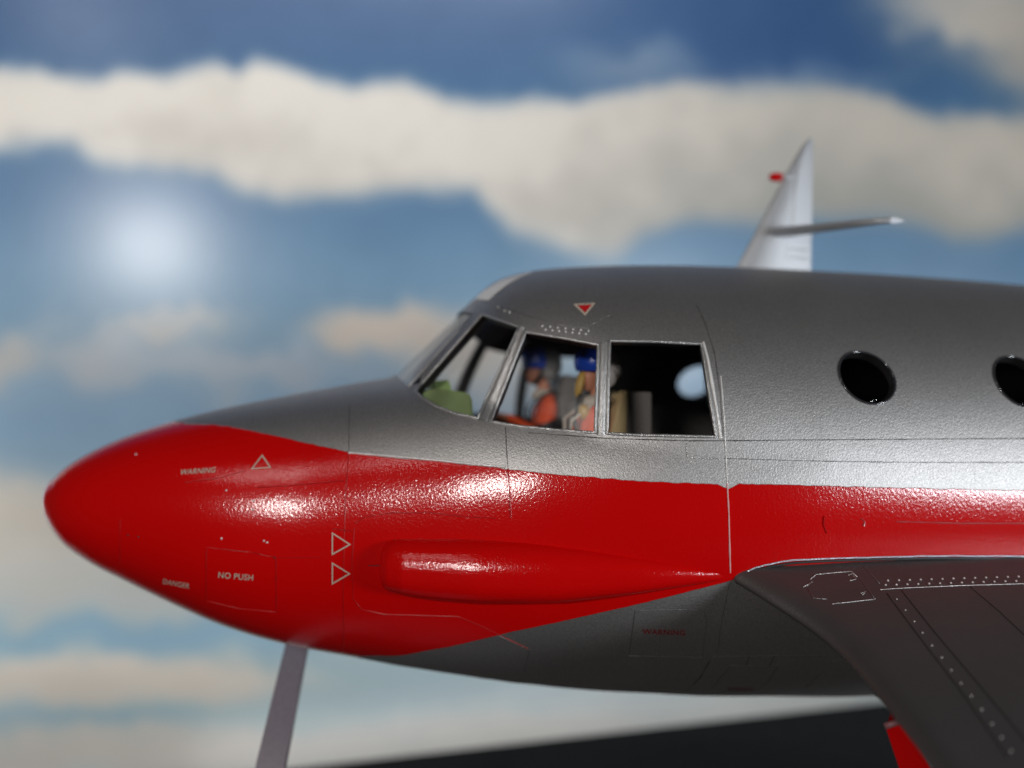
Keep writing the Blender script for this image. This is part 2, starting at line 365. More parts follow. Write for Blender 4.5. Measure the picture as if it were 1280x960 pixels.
def section(s, nth):
    T, Bo = profile(np.array([s])); T, Bo = float(T[0]), float(Bo[0])
    th = np.linspace(0, 2*np.pi, nth, endpoint=False)+.5*np.pi
    c, si = np.cos(th), np.sin(th)
    T4, B4 = profile(np.array([s487, s_of(900)]))
    s9 = s_of(900)
    hood = float(interp(s, [s487, s_of(640), s_of(800)], [zy(472, 487), zy(455, 640), zy(445, 800)]))
    half = .5*(T-Bo)
    ht, wd, hc = T, half, .5*(T+Bo); nx_ = 2.0
    if s >= s487: ht = min(hood, T)
    if s > s_of(330):
        K = [s_of(q) for q in (300, 330, 400, 440)]; TK, BK = profile(np.array(K)); hk = .5*(TK-BK); ck = .5*(TK+BK); c9 = .5*(T4[1]+B4[1])
        wd = float(interp(s, K[:3]+[s487, s_of(560), s_of(640), s_of(760), s9, 1.3, 3.5], [hk[0], hk[1], hk[2]+.003, .325, .372, .418, .462, .477, .477, .477]))
        if s > 1.3: wd = min(wd, half*.99)
        hc = float(interp(s, K+[s487, s_of(560), s_of(700), s9], list(ck)+[-.2868, -.279, -.240, c9])) if s < s9 else .5*(T+Bo)
        nx_ = 2.0+.55*min(1, max(0, (s-s_of(380))/(s_of(580)-s_of(380))))
    up = np.where(si >= 0, max(ht-hc, 1e-5), max(hc-Bo, 1e-5))
    nn = np.where(si >= 0, nx_, 2.0)
    r = (np.abs(c/max(wd, 1e-5))**nn+np.abs(si/up)**nn)**(-1/nn)
    if s > s487+1e-4:
        cw = float(interp(s, [s_of(p) for p in (487, 495, 520, 560, 600, 640, 700, 800, 900)], [.0, .075, .155, .245, .312, .362, .415, .459, .477]))
        if s > 1.3: cw = wd
        if s < s_of(640): cz = float(interp(s, [s487, s_of(560), s_of(640)], [zy(474, 487), -.045, -.085]))
        else:
            k = min(1, (s-s_of(640))/(s9-s_of(640))); cz = -.085*(1-k)+k*(.5*(T4[1]+B4[1]) if s < s9 else hc)
        h = max(T-cz, 1e-4); z0 = hc-cz
        A = (c/cw)**2+(si/h)**2; Bq = 2*z0*si/h**2; Cq = (z0/h)**2-1; D = Bq*Bq-4*A*Cq
        r2 = np.where(D > 0, (-Bq+np.sqrt(np.maximum(D, 0)))/(2*A), 0)
        r = np.maximum(r, r2)
    return [(s, float(a*q), float(hc+a*v)) for a, q, v in zip(r, c, si)]
NTH = 176
stat = [s0+(.9*(i/60)**2)*.55 for i in range(1, 61)]
x = stat[-1]
while x < s_of(470): x += .010; stat.append(x)
while x < .12: x += .0055; stat.append(x)
while x < 1.45: x += .012; stat.append(x)
while x < 3.47: x += .06; stat.append(min(x, 3.5))
verts = [(s0, 0, -.2345)]; faces = []
for s in stat: verts += section(s, NTH)
for k in range(NTH): faces.append((0, 1+k, 1+(k+1) % NTH))
for i in range(len(stat)-1):
    a, b_ = 1+i*NTH, 1+(i+1)*NTH
    for k in range(NTH):
        l = (k+1) % NTH; faces.append((a+k, b_+k, b_+l, a+l))
e_ = 1+(len(stat)-1)*NTH; faces.append(tuple(range(e_+NTH-1, e_-1, -1)))
bm = bmesh.new(); bv = [bm.verts.new(v) for v in verts]
for f in faces: bm.faces.new([bv[i] for i in f])
bmesh.ops.recalc_face_normals(bm, faces=bm.faces)
if sum(f.calc_area()*f.normal.dot(f.calc_center_median()-Vector((.9, 0, -.25))) for f in bm.faces) < 0:
    bmesh.ops.reverse_faces(bm, faces=bm.faces)
BVH = BVHTree.FromBMesh(bm)
bm.normal_update()
i0 = next(i for i, s in enumerate(stat) if s > -.36); i1 = len(stat)-12
bm.verts.ensure_lookup_table()
def inn(i, k):
    v = bm.verts[1+i*NTH+k]; return v.co-v.normal*.020
rows_ = [[inn(i, k) for k in range(NTH)] for i in range(i0, i1, 2)]
iv = [[bm.verts.new(p) for p in r] for r in rows_]
inner_faces = []
for a, b_ in zip(iv[:-1], iv[1:]):
    for k in range(NTH):
        l = (k+1) % NTH; inner_faces.append(bm.faces.new((a[k], b_[k], b_[l], a[l])))
inner_faces.append(bm.faces.new(iv[0])); inner_faces.append(bm.faces.new(iv[-1][::-1]))
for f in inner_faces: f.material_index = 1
bmesh.ops.recalc_face_normals(bm, faces=inner_faces)
ctr = Vector((.9, 0, -.25))
if sum(f.calc_area()*f.normal.dot(f.calc_center_median()-ctr) for f in inner_faces) > 0: bmesh.ops.reverse_faces(bm, faces=inner_faces)
skin_me = bpy.data.meshes.new('fuselage'); bm.to_mesh(skin_me); bm.free()
def hit(px, py, off=0.0):
    loc, nor, _, _ = BVH.ray_cast(CAML, ray_l(px, py))
    if loc is None:
        p = on_y(px, py, 0); loc, nor, _, _ = BVH.find_nearest(p)
    return loc+nor*off, nor

# paint borders from the photograph, as z(x) in the aircraft frame
def border(pts):
    out = []
    for p in pts:
        h = hit(*p)[0]; out.append((h.x, h.z))
    return sorted(out)
top_b = border([(236, 530), (262, 530), (290, 533), (340, 543), (390, 555), (430, 564), (480, 571), (560, 577.5), (632, 586), (700, 593), (800, 601), (870, 604), (905, 605), (912, 612), (918, 604), (1000, 606), (1100, 609), (1270, 613)])
top_b = [(-1.2, top_b[0][1]+.006), (top_b[0][0]-.03, top_b[0][1]+.004)]+top_b+[(3.6, top_b[-1][1])]
low_b = border([(500, 820), (530, 814), (560, 809), (600, 800), (640, 790), (720, 773), (800, 755), (860, 740), (915, 726)])
low_b = [(-1.2, -.79), (low_b[0][0]-.24, -.66), (low_b[0][0]-.06, low_b[0][1]-.010)]+low_b+[(low_b[-1][0]+.03, low_b[-1][1]+.01), (3.6, low_b[-1][1]+.01)]
M_PAINT = paint_material('red_and_silver_paint', top_b, low_b)

# windows: each is a top polyline and a bottom polyline in photograph pixels
WIN = {
 'quarter': ([(603, 393), (649, 409)], [(519, 489), (527, 497), (545, 508), (570, 517), (597, 523)]),
 'side': ([(657, 415), (700, 422), (748, 431)], [(613, 527), (650, 533), (700, 538), (744, 541)]),
 'rear': ([(762, 426), (820, 427), (877, 430)], [(759, 542), (800, 544), (850, 545), (895, 546)]),
}
def win_outline(t, b_, step=6):
    return resample(t+b_[::-1]+[t[0]], step)[:-1]
def round_poly(P, k=1):
    return P
def porthole(cx, cz, r, n=36): return [(cx+r*1.06*math.cos(2*math.pi*i/n), cz+r*.93*math.sin(2*math.pi*i/n)) for i in range(n)]
def side_y(x_, z_):
    loc, nor, _, _ = BVH.ray_cast(Vector((x_, -2, z_)), Vector((0, 1, 0))); return loc, nor
cutters = []
def prism(loop, dvec):
    cut = bmesh.new()
    a = [cut.verts.new(p-dvec) for p in loop]; b2 = [cut.verts.new(p+dvec) for p in loop]; n = len(loop)
    cut.faces.new(a); cut.faces.new(b2[::-1])
    for i in range(n): cut.faces.new((a[i], b2[i], b2[(i+1) % n], a[(i+1) % n]))
    bmesh.ops.triangulate(cut, faces=[f for f in cut.faces if len(f.verts) > 4])
    bmesh.ops.recalc_face_normals(cut, faces=cut.faces)
    for f in cut.faces: f.material_index = 2
    me = bpy.data.meshes.new('cutter'); cut.to_mesh(me); cut.free()
    o = bpy.data.objects.new('cutter', me); COL.objects.link(o); cutters.append(o)
loops = {}
for k, (t, b_) in WIN.items():
    L_ = [hit(*p)[0] for p in win_outline(t, b_)]
    loops[k] = L_
    for sgn in (1, -1):
        LL = [Vector((p.x, p.y*sgn, p.z)) for p in L_]
        na = sum((hit(*p)[1] for p in win_outline(t, b_)), Vector()).normalized()*(.13 if k == "quarter" else .07)
        prism(LL, Vector((na.x, na.y*sgn, na.z)))
ph = []
h1 = hit(1084, 472)[0]; h2 = hit(1276, 477)[0]; pitch = h2.x-h1.x; PR = .0545
for i in range(6):
    cx, cz = h1.x+pitch*i, h1.z+(h2.z-h1.z)*min(i, 1.5)
    ph.append((cx, cz))
    L_ = [side_y(a, c)[0] for a, c in porthole(cx, cz, PR)]
    for sgn in (1, -1): prism([Vector((p.x, p.y*sgn, p.z)) for p in L_], Vector((0, .07, 0)))
# centre windshield pane over the crest
edge_px = [(510, 484), (530, 461), (550, 438), (570, 416), (590, 393)]
EW = [hit(*p)[0] for p in edge_px]
cen = EW+[Vector((p.x, -p.y, p.z)) for p in EW[::-1]]
prism(cen, Vector((-.06, 0, .075)))
skin_me.materials.append(M_PAINT); skin_me.materials.append(M_DARK); skin_me.materials.append(M_BLK)
for c_ in cutters:
    for m_ in (M_PAINT, M_DARK, M_BLK): c_.data.materials.append(m_)
fus = bpy.data.objects.new('fuselage', skin_me); COL.objects.link(fus)
import time; t0_ = time.time()
for c_ in cutters:
    bo = fus.modifiers.new('cut', 'BOOLEAN'); bo.object = c_; bo.operation = 'DIFFERENCE'; bo.solver = 'EXACT'
dg = bpy.context.evaluated_depsgraph_get(); dg.update()
nm = bpy.data.meshes.new_from_object(fus.evaluated_get(dg))
bpy.data.objects.remove(fus)
for c_ in cutters: bpy.data.objects.remove(c_)
print('BOOLEAN', time.time()-t0_)
nm.name = 'fuselage'
print('FUSELAGE', len(nm.polygons), [m.name if m else None for m in nm.materials])
fus = link('fuselage', nm, None, AC, True, 32)
if DEBUG:
    tb = BVHTree.FromPolygons([v.co.copy() for v in nm.vertices], [tuple(p.vertices) for p in nm.polygons])
    for q_ in ((560, 450), (700, 500), (820, 500), (1084, 472), (1000, 500), (548, 435)):
        o_ = CAML.copy(); d_ = ray_l(*q_); out = []
        for _ in range(8):
            l_, n_, i_, _x = tb.ray_cast(o_, d_)
            if l_ is None: break
            out.append((round(l_.y, 3), nm.polygons[i_].material_index)); o_ = l_+d_*1e-4
        print('RAY', q_, out)


def ribbon(name, pts, width, height, mat, n=8, closed=False, off=0.0, parent=AC):
    P = []; Nn = []
    for p in pts:
        h, nr = hit(*p, off); P.append(h); Nn.append(nr)
    V, Fc = tube(P, width/2, n, closed, radii=[width/2*random.uniform(.55, 1.2) for _ in P], flat=height/(width/2), normals=Nn)
    return mesh_obj(name, V, Fc, mat, parent, True, 60)

# window frames, glass
def loop_frame(name, L_, width, height, mat, parent=AC):
    Nn = [BVH.find_nearest(p)[1] for p in L_]
    V, Fc = tube(L_, width/2, 8, True, flat=height/(width/2), normals=Nn)
    return mesh_obj(name, V, Fc, mat, parent, True, 60)
def pane_grid(t, b_, n=14, m=10, off=-.008):
    T = even(t, n); Bt = even(b_, n); V = []; Fc = []
    for j in range(m):
        k = j/(m-1)
        for a, c in zip(T, Bt):
            V.append(hit(a[0]+(c[0]-a[0])*k, a[1]+(c[1]-a[1])*k, off)[0])
    for j in range(m-1):
        for i in range(n-1): Fc.append((j*n+i, j*n+i+1, (j+1)*n+i+1, (j+1)*n+i))
    return V, Fc
for k, (t, b_) in WIN.items():
    ft = mesh_obj('window_pane', *pane_grid(t, b_), M_GLASS, AC)
    fr = loop_frame('window_frame', loops[k], .0060, .0030, M_BARE)
    mirror_copy(ft); mirror_copy(fr)
# centre pane
n = len(EW); V = []; Fc = []
for p in EW:
    for j in range(9):
        y = p.y*(1-j/4)
        loc, nor, _, _ = BVH.ray_cast(Vector((p.x-.5, y, p.z+.5)), Vector((.7071, 0, -.7071)))
        if loc is None: loc, nor, _, _ = BVH.find_nearest(Vector((p.x, y, p.z)))
        V.append(loc-nor*.006)
for i in range(n-1):
    for j in range(8): Fc.append((i*9+j, i*9+j+1, (i+1)*9+j+1, (i+1)*9+j))
tag(mesh_obj('windshield_pane', V, Fc, M_GLASSF, AC), 'hazy centre windshield pane')
fr = loop_frame('windshield_frame', [BVH.find_nearest(p)[0] for p in resample([(0, 0), (1, 0)], 1)][:0] or [Vector(p) for p in (lambda q: [q[0]+(q[1]-q[0])*(i/6) for i in range(6)])([EW[0], EW[-1]])]+[EW[-1]], .006, .003, M_BARE) if False else None
V, Fc = tube(EW, .0028, 8, False, flat=.6, normals=[BVH.find_nearest(p)[1] for p in EW]); f1 = mesh_obj('windshield_post', V, Fc, M_BARE, AC); mirror_copy(f1)
# wide silver posts between the panes, standing a little proud of the skin
def post(name, a, b_, wa, wb, hgt=.004, n=12, m=7, mat=M_BARE):
    V = []; Fc = []
    dx, dy = b_[0]-a[0], b_[1]-a[1]; l = math.hypot(dx, dy); nx, ny = -dy/l, dx/l
    for i in range(n):
        k = i/(n-1); wd = wa+(wb-wa)*k
        for j in range(m):
            q = j/(m-1)*2-1
            V.append(hit(a[0]+dx*k+nx*wd*q, a[1]+dy*k+ny*wd*q, hgt*(1-abs(q)**3)-.0005)[0])
    for i in range(n-1):
        for j in range(m-1): Fc.append((i*m+j, i*m+j+1, (i+1)*m+j+1, (i+1)*m+j))
    return mesh_obj(name, V, Fc, mat, AC)
for a_ in [((652, 408), (604, 526), 4, 7), ((755, 428), (751, 544), 5, 6)]:
    mirror_copy(post('window_post', *a_))
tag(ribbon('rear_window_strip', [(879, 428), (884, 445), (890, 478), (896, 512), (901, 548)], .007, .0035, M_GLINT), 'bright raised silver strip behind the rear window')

# portholes: inner rim and a clear disc each
cyl_lab = 'round cabin porthole'
for i, (cx, cz) in enumerate(ph):
    L_ = [side_y(a, c) for a, c in porthole(cx, cz, PR-.002, 40)]
    V = []; Fc = []
    for loc, nor in L_: V += [loc+nor*.0012, loc+nor*.0004+Vector((0, 0, 0)), loc-nor*.020]
    m_ = len(L_)
    for a in range(m_):
        b2 = (a+1) % m_; Fc += [(a*3, b2*3, b2*3+1, a*3+1), (a*3+1, b2*3+1, b2*3+2, a*3+2)]
    c0, cn = side_y(cx, cz)
    V2, F2 = tube([l+n_*.0005 for l, n_ in L_], .0022, 8, True, normals=[n_ for l, n_ in L_]); rg = mesh_obj('porthole_ring', V2, F2, M_RING, AC); mirror_copy(rg)
    # dome-edged clear plug set a little inside
    pl = [c0-cn*.010]; pf = []
    for ring, rr in ((1, .5), (2, .9), (3, 1.0)):
        for a in range(40):
            t_ = 2*math.pi*a/40; q = side_y(cx+(PR-.003)*1.06*rr*math.cos(t_), cz+(PR-.003)*.93*rr*math.sin(t_)); pl.append(q[0]-q[1]*(.010 if rr < 1 else .016))
    for a in range(40):
        b2 = (a+1) % 40; pf.append((0, 1+a, 1+b2))
        for r_ in (0, 1): pf.append((1+r_*40+a, 1+(r_+1)*40+a, 1+(r_+1)*40+b2, 1+r_*40+b2))
    rim = mesh_obj('porthole_rim', V, Fc, M_BLK, AC); mirror_copy(rim)
    gl = mesh_obj('porthole_glass', pl, pf, M_GLASSP, AC); mirror_copy(gl)

# pale patch laid over the front of the roof
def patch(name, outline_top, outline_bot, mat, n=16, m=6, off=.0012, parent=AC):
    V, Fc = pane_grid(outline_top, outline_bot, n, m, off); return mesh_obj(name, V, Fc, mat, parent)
tag(patch('roof_patch', [(594, 374), (606, 363.5), (625, 352), (645, 345), (664, 340)], [(611, 376), (617, 370), (632, 358), (648, 348), (665, 341.5)], M_WHITE), 'pale patch on the front of the roof')

# side fairing: blunt front, long taper aft
def fairing():
    nu, nv = 70, 26; V = []; Fc = []
    topx, topy = [476, 480, 486, 500, 560, 640, 720, 800, 860, 912], [700, 682, 676, 673, 673, 677, 686, 698, 708, 719]
    botx, boty = [476, 480, 486, 500, 540, 600, 680, 760, 840, 912], [712, 731, 736, 740, 746, 750, 751, 745, 735, 725]
    for i in range(nu):
        k = i/(nu-1); px = 476+(912-476)*k**1.6
        t, b_ = float(pchip(topx, topy, np.array([px]))[0]), float(pchip(botx, boty, np.array([px]))[0])
        H = float(np.interp(px, [476, 478, 482, 490, 510, 600, 700, 800, 880, 912], [0, .018, .030, .038, .045, .050, .040, .024, .008, 0]))
        for j in range(nv):
            q = j/(nv-1); py = t+(b_-t)*q
            sgn = 1-abs(2*q-1)**2.4
            asym = sgn**.62*(.80+.35*q)
            V.append(hit(px, py, -.002+H*asym)[0])
    for i in range(nu-1):
        for j in range(nv-1): Fc.append((i*nv+j, i*nv+j+1, (i+1)*nv+j+1, (i+1)*nv+j))
    o = mesh_obj('side_fairing', V, Fc, M_REDP, AC); tag(o, 'long red teardrop fairing with blunt front end'); mirror_copy(o)
fairing()

# scribed and raised panel lines, decals
def pline(pts, mat=M_LINED, w_=.0022, h_=.0008, off=0, closed=False, step=8):
    p = resample(pts+([pts[0]] if closed else []), step)
    if closed: p = p[:-1]
    return ribbon('panel_line', p, w_, h_, mat, 6, closed, off)
MR = plain('raised_red_line', (.42, .004, .006), .2)
DR = plain('recessed_red_line', (.36, .002, .003), .4)
pline([(632, 534), (633, 560), (635, 586)]); pline([(635, 586), (637, 612), (639, 648)], MR, .003, .0015)
pline([(872, 383), (882, 405), (893, 440), (900, 490), (904, 545)], M_LINE, .0022, .0012)
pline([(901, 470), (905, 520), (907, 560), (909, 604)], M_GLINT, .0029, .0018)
pline([(909, 604), (911, 640), (912, 680), (913, 716)], plain('seam_red_glint', (.75, .42, .42), .2), .0029, .0018)  # pinkish colour paints in the seam's glint across the red
pline([(905, 551), (1000, 550), (1140, 549), (1300, 548)], M_LINED, .0018, .0008)
pline([(905, 573), (1000, 576), (1140, 578), (1300, 578)], M_LINED, .0015, .0007)
pline([(858, 553), (859, 572), (900, 574)], M_BARE, .0022, .0014); pline([(660, 541), (760, 548), (858, 551), (905, 551)], M_LINED, .0018, .0008)
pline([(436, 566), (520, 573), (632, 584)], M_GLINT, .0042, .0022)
pline([(437, 505), (436, 535), (436, 566)], M_LINE); pline([(318, 503), (315, 530)], M_LINE)
pline([(436, 568), (432, 620), (430, 680), (429, 740), (430, 815)], DR, .0020, .0008)
pline([(322, 609), (360, 607), (430, 601)], MR, .0026, .0016)
pline([(232, 603), (270, 598), (292, 593), (306, 588)], DR, .0020, .0010)
pline([(258, 684), (290, 688), (312, 690), (345, 697), (346, 765), (300, 761), (258, 751)], DR, .0020, .0010, closed=True)
pline([(345, 697), (400, 697)], DR, .0015, .0008)
pline([(150, 650), (150, 705)], DR, .0018, .0008)
pline([(444, 655), (456, 646), (490, 641), (540, 641), (580, 646), (620, 648)], MR, .0024, .0016)
pline([(443, 660), (440, 700), (441, 748), (452, 762), (480, 768), (573, 771), (600, 782), (660, 811)], DR, .0022, .0009)
pline([(624, 796), (662, 813), (655, 838)], M_LINE)
pline([(415, 661), (440, 664)], MR, .0024, .0018)
pline([(460, 707), (474, 707)], M_BLK, .0018, .0010)
pline([(794, 763), (880, 762), (883, 775), (878, 822), (786, 820)], M_LINE, .0019, .0009, closed=True)
pline([(912, 728), (902, 775), (896, 822)], M_LINE, .0018, .0009)
pline([(890, 821), (960, 820), (1062, 819)], M_LINE, .0020, .0010)
pline([(913, 832), (972, 833), (960, 852), (944, 864), (888, 862)], M_LINE, .0022, .0010, closed=True)
pline([(937, 820), (932, 832)], M_LINED); pline([(968, 820), (962, 832)], M_LINED)
pline([(888, 824), (876, 846), (858, 864)], M_LINED); pline([(1062, 826), (1040, 826), (1022, 845), (1005, 862)], M_LINE, .0020, .0010)
pline([(598, 376), (640, 388), (690, 405), (735, 410)], M_LINE, .0014, .0007); pline([(735, 408), (770, 388), (800, 371), (830, 356)], M_LINE, .0009, .0004)
pline([(1030, 645), (1029, 655), (1033, 666)], MR, .004, .0035); pline([(1076, 648), (1081, 652), (1079, 657)], MR, .004, .0035)
pline([(1120, 652), (1200, 654), (1300, 654)], DR, .0030, .0014)
def outline_decal(pts, wpx, mat, name='decal_triangle'):
    c = Vector((sum(p[0] for p in pts)/len(pts), sum(p[1] for p in pts)/len(pts))); V = []; Fc = []
    n = len(pts); inner = []
    k = 1-wpx/min((Vector(p)-c).length for p in pts)*1.6
    ring = []
    for a in range(n):
        A, Bq = Vector(pts[a]), Vector(pts[(a+1) % n])
        for i in range(6): ring.append(A+(Bq-A)*(i/6))
    for p in ring: V.append(hit(p.x, p.y, .0011)[0])
    for p in ring:
        q = c+(p-c)*k; V.append(hit(q.x, q.y, .0011)[0])
    m_ = len(ring)
    for a in range(m_): b2 = (a+1) % m_; Fc.append((a, b2, m_+b2, m_+a))
    return mesh_obj(name, V, Fc, mat, AC)
outline_decal([(328, 568.5), (313.5, 587), (339.5, 585)], 1.6, M_CREAM)
outline_decal([(415, 665), (439, 680.5), (415, 694)], 1.8, M_CREAM)
outline_decal([(415, 702.5), (438.5, 717), (415, 730.5)], 1.8, M_CREAM)
outline_decal([(716.5, 380.5), (744.5, 379), (731.5, 395)], 2.0, M_CREAM)
ip = [(722, 382.6), (740, 381.4), (731.4, 391)]
mesh_obj('decal_triangle', [hit(*p, .0013)[0] for p in ip], [(0, 1, 2)], M_DRED, AC, False)['label'] = 'solid red triangle inside the cream outline'
def text_decal(body, cx, cy, h_px, rot, mat, shear=0, wscale=1.0, off=.0012):
    cu = bpy.data.curves.new('lettering', 'FONT'); cu.body = body; cu.size = 1; cu.align_x = 'CENTER'; cu.align_y = 'CENTER'; cu.resolution_u = 4; cu.space_character = 1.06; cu.shear = shear; cu.offset = .008
    o = bpy.data.objects.new('lettering', cu); COL.objects.link(o)
    dg = bpy.context.evaluated_depsgraph_get(); me = bpy.data.meshes.new_from_object(o.evaluated_get(dg)); bpy.data.objects.remove(o)
    a = math.radians(rot)
    for v in me.vertices:
        x_, y_ = v.co.x*h_px*1.4*wscale, v.co.y*h_px*1.4
        px, py = cx+x_*math.cos(a)+y_*math.sin(a), cy-(y_*math.cos(a))+x_*math.sin(a)
        v.co = hit(px, py, off)[0]
    t_ = link('lettering', me, mat, AC, False); return t_
text_decal('WARNING', 247, 589.5, 6.6, -4, M_CREAM, .35, .95)
text_decal('NO PUSH', 295, 720.5, 7.3, 5, M_CREAM, 0, .98)
text_decal('DANGER', 220.5, 729.5, 6.2, 11, M_CREAM, 0, .93)
text_decal('WARNING', 830, 790, 6.6, 2, M_DKRED, 0, 1.15)
text_decal('WARNING', 926, 861, 3.4, 1, M_DKRED, 0, 1.4)
# rivets
def rivet_mesh(r):
    bm = bmesh.new(); bmesh.ops.create_icosphere(bm, subdivisions=1, radius=r)
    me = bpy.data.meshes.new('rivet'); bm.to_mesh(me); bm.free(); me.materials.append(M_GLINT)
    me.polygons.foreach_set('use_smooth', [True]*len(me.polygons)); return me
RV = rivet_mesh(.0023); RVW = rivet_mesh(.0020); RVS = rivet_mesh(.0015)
def rivet(p, me): 
    o = bpy.data.objects.new('rivet', me); COL.objects.link(o); o.parent = AC; o.location = p
for i in range(7):
    rivet(hit(678+i*9.6, 407.5+i*1.0)[0], RV)
    rivet(hit(682+i*8.4, 412+i*.9)[0], RV)
for p in ((623, 384), (631, 388.5), (637, 390)): rivet(hit(*p)[0], RV)
for p in ((277, 673), (330, 676), (334, 678), (317, 626), (316, 637), (283, 613), (863, 577), (170, 568)): rivet(hit(*p)[0], RV)
for p in ((160, 669), (173, 671), (343, 697)):
    o = bpy.data.objects.new('vent_hole', RVW.copy()); o.data.materials.clear(); o.data.materials.append(M_BLK); COL.objects.link(o); o.parent = AC; o.location = hit(*p)[0]

# ------------------------------------------------------------------ wings
def wing():
    droop = math.tan(math.radians(22))
    A0 = hit(918, 724)[0]
    nrm = Vector((0, droop, -1)).normalized()*-1                         # plane through A0, falling towards the camera
    def onp(px, py):
        d = ray_l(px, py); t = (A0-CAML).dot(nrm)/d.dot(nrm); return CAML+d*t
    le_px = [(918, 725), (935, 735), (960, 751), (1000, 777), (1040, 808), (1080, 850), (1120, 899), (1150, 938), (1180, 978), (1230, 1045), (1290, 1130)]
    px_ = np.array([p[0] for p in le_px], float); q_ = np.concatenate([[918, 922, 928], np.linspace(936, 1290, 26)])
    py_ = pchip(px_, [p[1] for p in le_px], q_)
    LE = [onp(float(a), float(c)) for a, c in zip(q_, py_)]
    d_ = (LE[-1]-LE[-2]).normalized()
    for i in range(3): LE.append(LE[-1]+d_*.07)
    # root station continues into the fuselage
    inner = LE[0]+Vector((-.02, .12, .12*droop)); LE = [inner]+LE
    chordpts = [0, .001, .004, .009, .017, .028, .045, .065, .09, .12, .15, .24, .34, .46, .60, .75, .88, 1.0]
    V = []; nrow = len(chordpts)*2-1; rows = []
    for i, L_ in enumerate(LE):
        yy = abs(L_.y); chord = 1.55-1.2*(yy-.4) ; chord = max(chord, .6); tk = .058-.035*max(0, yy-.45)
        up = []; lo = []
        for c in chordpts:
            th = .031*tk/.058*(.75*math.sqrt(1-(1-min(c/.035, 1))**2)+.25*math.sin(min(c/.2, 1)*math.pi/2)-max(0, c-.2)**1.8)
            x_ = L_.x+c*chord
            up.append(Vector((x_, L_.y, L_.z+th))); lo.append(Vector((x_, L_.y, L_.z-th*.7)))
        row = up[::-1]+lo[1:]; rows.append(row); V += row
    Fc = []; m_ = len(rows[0])
    for i in range(len(rows)-1):
        for j in range(m_-1): Fc.append((i*m_+j, i*m_+j+1, (i+1)*m_+j+1, (i+1)*m_+j))
    Fc.append(tuple(range(m_))); e2 = (len(rows)-1)*m_; Fc.append(tuple(e2+j for j in range(m_-1, -1, -1)))
    bm = bmesh.new(); vs = [bm.verts.new(v) for v in V]
    for f in Fc: bm.faces.new([vs[i] for i in f])
    bmesh.ops.subdivide_edges(bm, edges=list(bm.edges), cuts=1, smooth=.0)
    bmesh.ops.recalc_face_normals(bm, faces=bm.faces)
    wb = BVHTree.FromBMesh(bm)
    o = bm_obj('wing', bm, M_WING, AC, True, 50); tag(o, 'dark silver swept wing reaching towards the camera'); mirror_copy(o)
    def wh(px, py, off=0):
        loc, nor, _, _ = wb.ray_cast(CAML, ray_l(px, py))
        if loc is None: loc, nor, _, _ = wb.find_nearest(onp(px, py))
        if nor.z < 0: nor = -nor
        return loc+nor*off, nor
    def wl(pts, mat=M_LINE, w_=.0018, h_=.0010):
        p = resample(pts, 8); P = [wh(*q) for q in p]
        mesh_obj('wing_line', *tube([a[0] for a in P], w_/2, 6, False, flat=h_/(w_/2), normals=[a[1] for a in P]), mat, AC)
    wl([(1013, 724), (1020, 718), (1064, 714), (1072, 722)], M_BARE); wl([(1072, 722), (1078, 727), (1094, 749)]); wl([(1094, 749), (1040, 755)], M_BARE)
    wl([(1004, 734), (1016, 727)], M_BARE); wl([(1010, 737), (1018, 748), (1034, 749)], M_LINE)
    wl([(1060, 719), (1066, 717), (1070, 724), (1062, 726)], M_BARE, .0016); wl([(1076, 742), (1083, 739), (1078, 744)], M_BARE, .0016)
    wl([(1100, 737), (1130, 735), (1200, 732), (1300, 729)], M_BARE, .0018)
    wl([(1070, 698), (1100, 730)], M_LINE, .0012)
    wl([(1109, 742), (1150, 797), (1200, 862), (1262, 950)], M_LINED, .0026); wl([(1127, 738), (1170, 792), (1225, 857), (1290, 935)], M_LINED, .0026)
    wl([(1212, 733), (1250, 765), (1300, 812)], M_LINED, .0022)
    for i in range(14):
        x_ = 1107+i*13.6
        rivet(wh(x_+3, 726-i*.42, .0006)[0], RVW); rivet(wh(x_, 731.5-i*.42, .0006)[0], RVW)
    for p in [(1121, 749), (1132, 763), (1143, 777), (1153, 791), (1165, 807), (1177, 822), (1189, 838), (1201, 854), (1214, 870), (1227, 887), (1240, 905), (1252, 922), (1264, 939)]:
        rivet(wh(*p, .0004)[0], RVS)
    # pale seam where the wing meets the body
    seam = [(917, 727), (930, 716), (945, 709), (965, 704), (990, 700), (1030, 698), (1100, 696), (1180, 694.5), (1300, 695)]
    sx_ = np.linspace(0, 1, 70)**1.6*(1300-919)+919
    def smooth(pl): return [(float(a), float(b)) for a, b in zip(sx_, pchip([p[0] for p in pl], [p[1] for p in pl], sx_))]
    V2, F2 = tube([hit(*p, .001+.0016*random.random())[0] for p in smooth(seam)], .0015, 8, False, flat=.9, normals=[hit(*p)[1] for p in smooth(seam)])
    tag(mesh_obj('wing_seam', V2, F2, plain('bare_seam', (.55, .60, .68), .3, .5, bump=1, scale=260), AC), 'pale ragged seam along the wing root')
    seam2 = [(919, 728), (930, 719.5), (945, 712.5), (965, 707.5), (990, 703.5), (1030, 701), (1100, 698.8), (1180, 697.3), (1300, 697.8)]
    V2, F2 = tube([hit(*p, .002)[0] for p in smooth(seam2)], .0024, 8, False, flat=.9, normals=[hit(*p)[1] for p in smooth(seam2)])
    mesh_obj('wing_seam', V2, F2, M_BLK, AC)
    return onp, wh
onp, wh = wing()
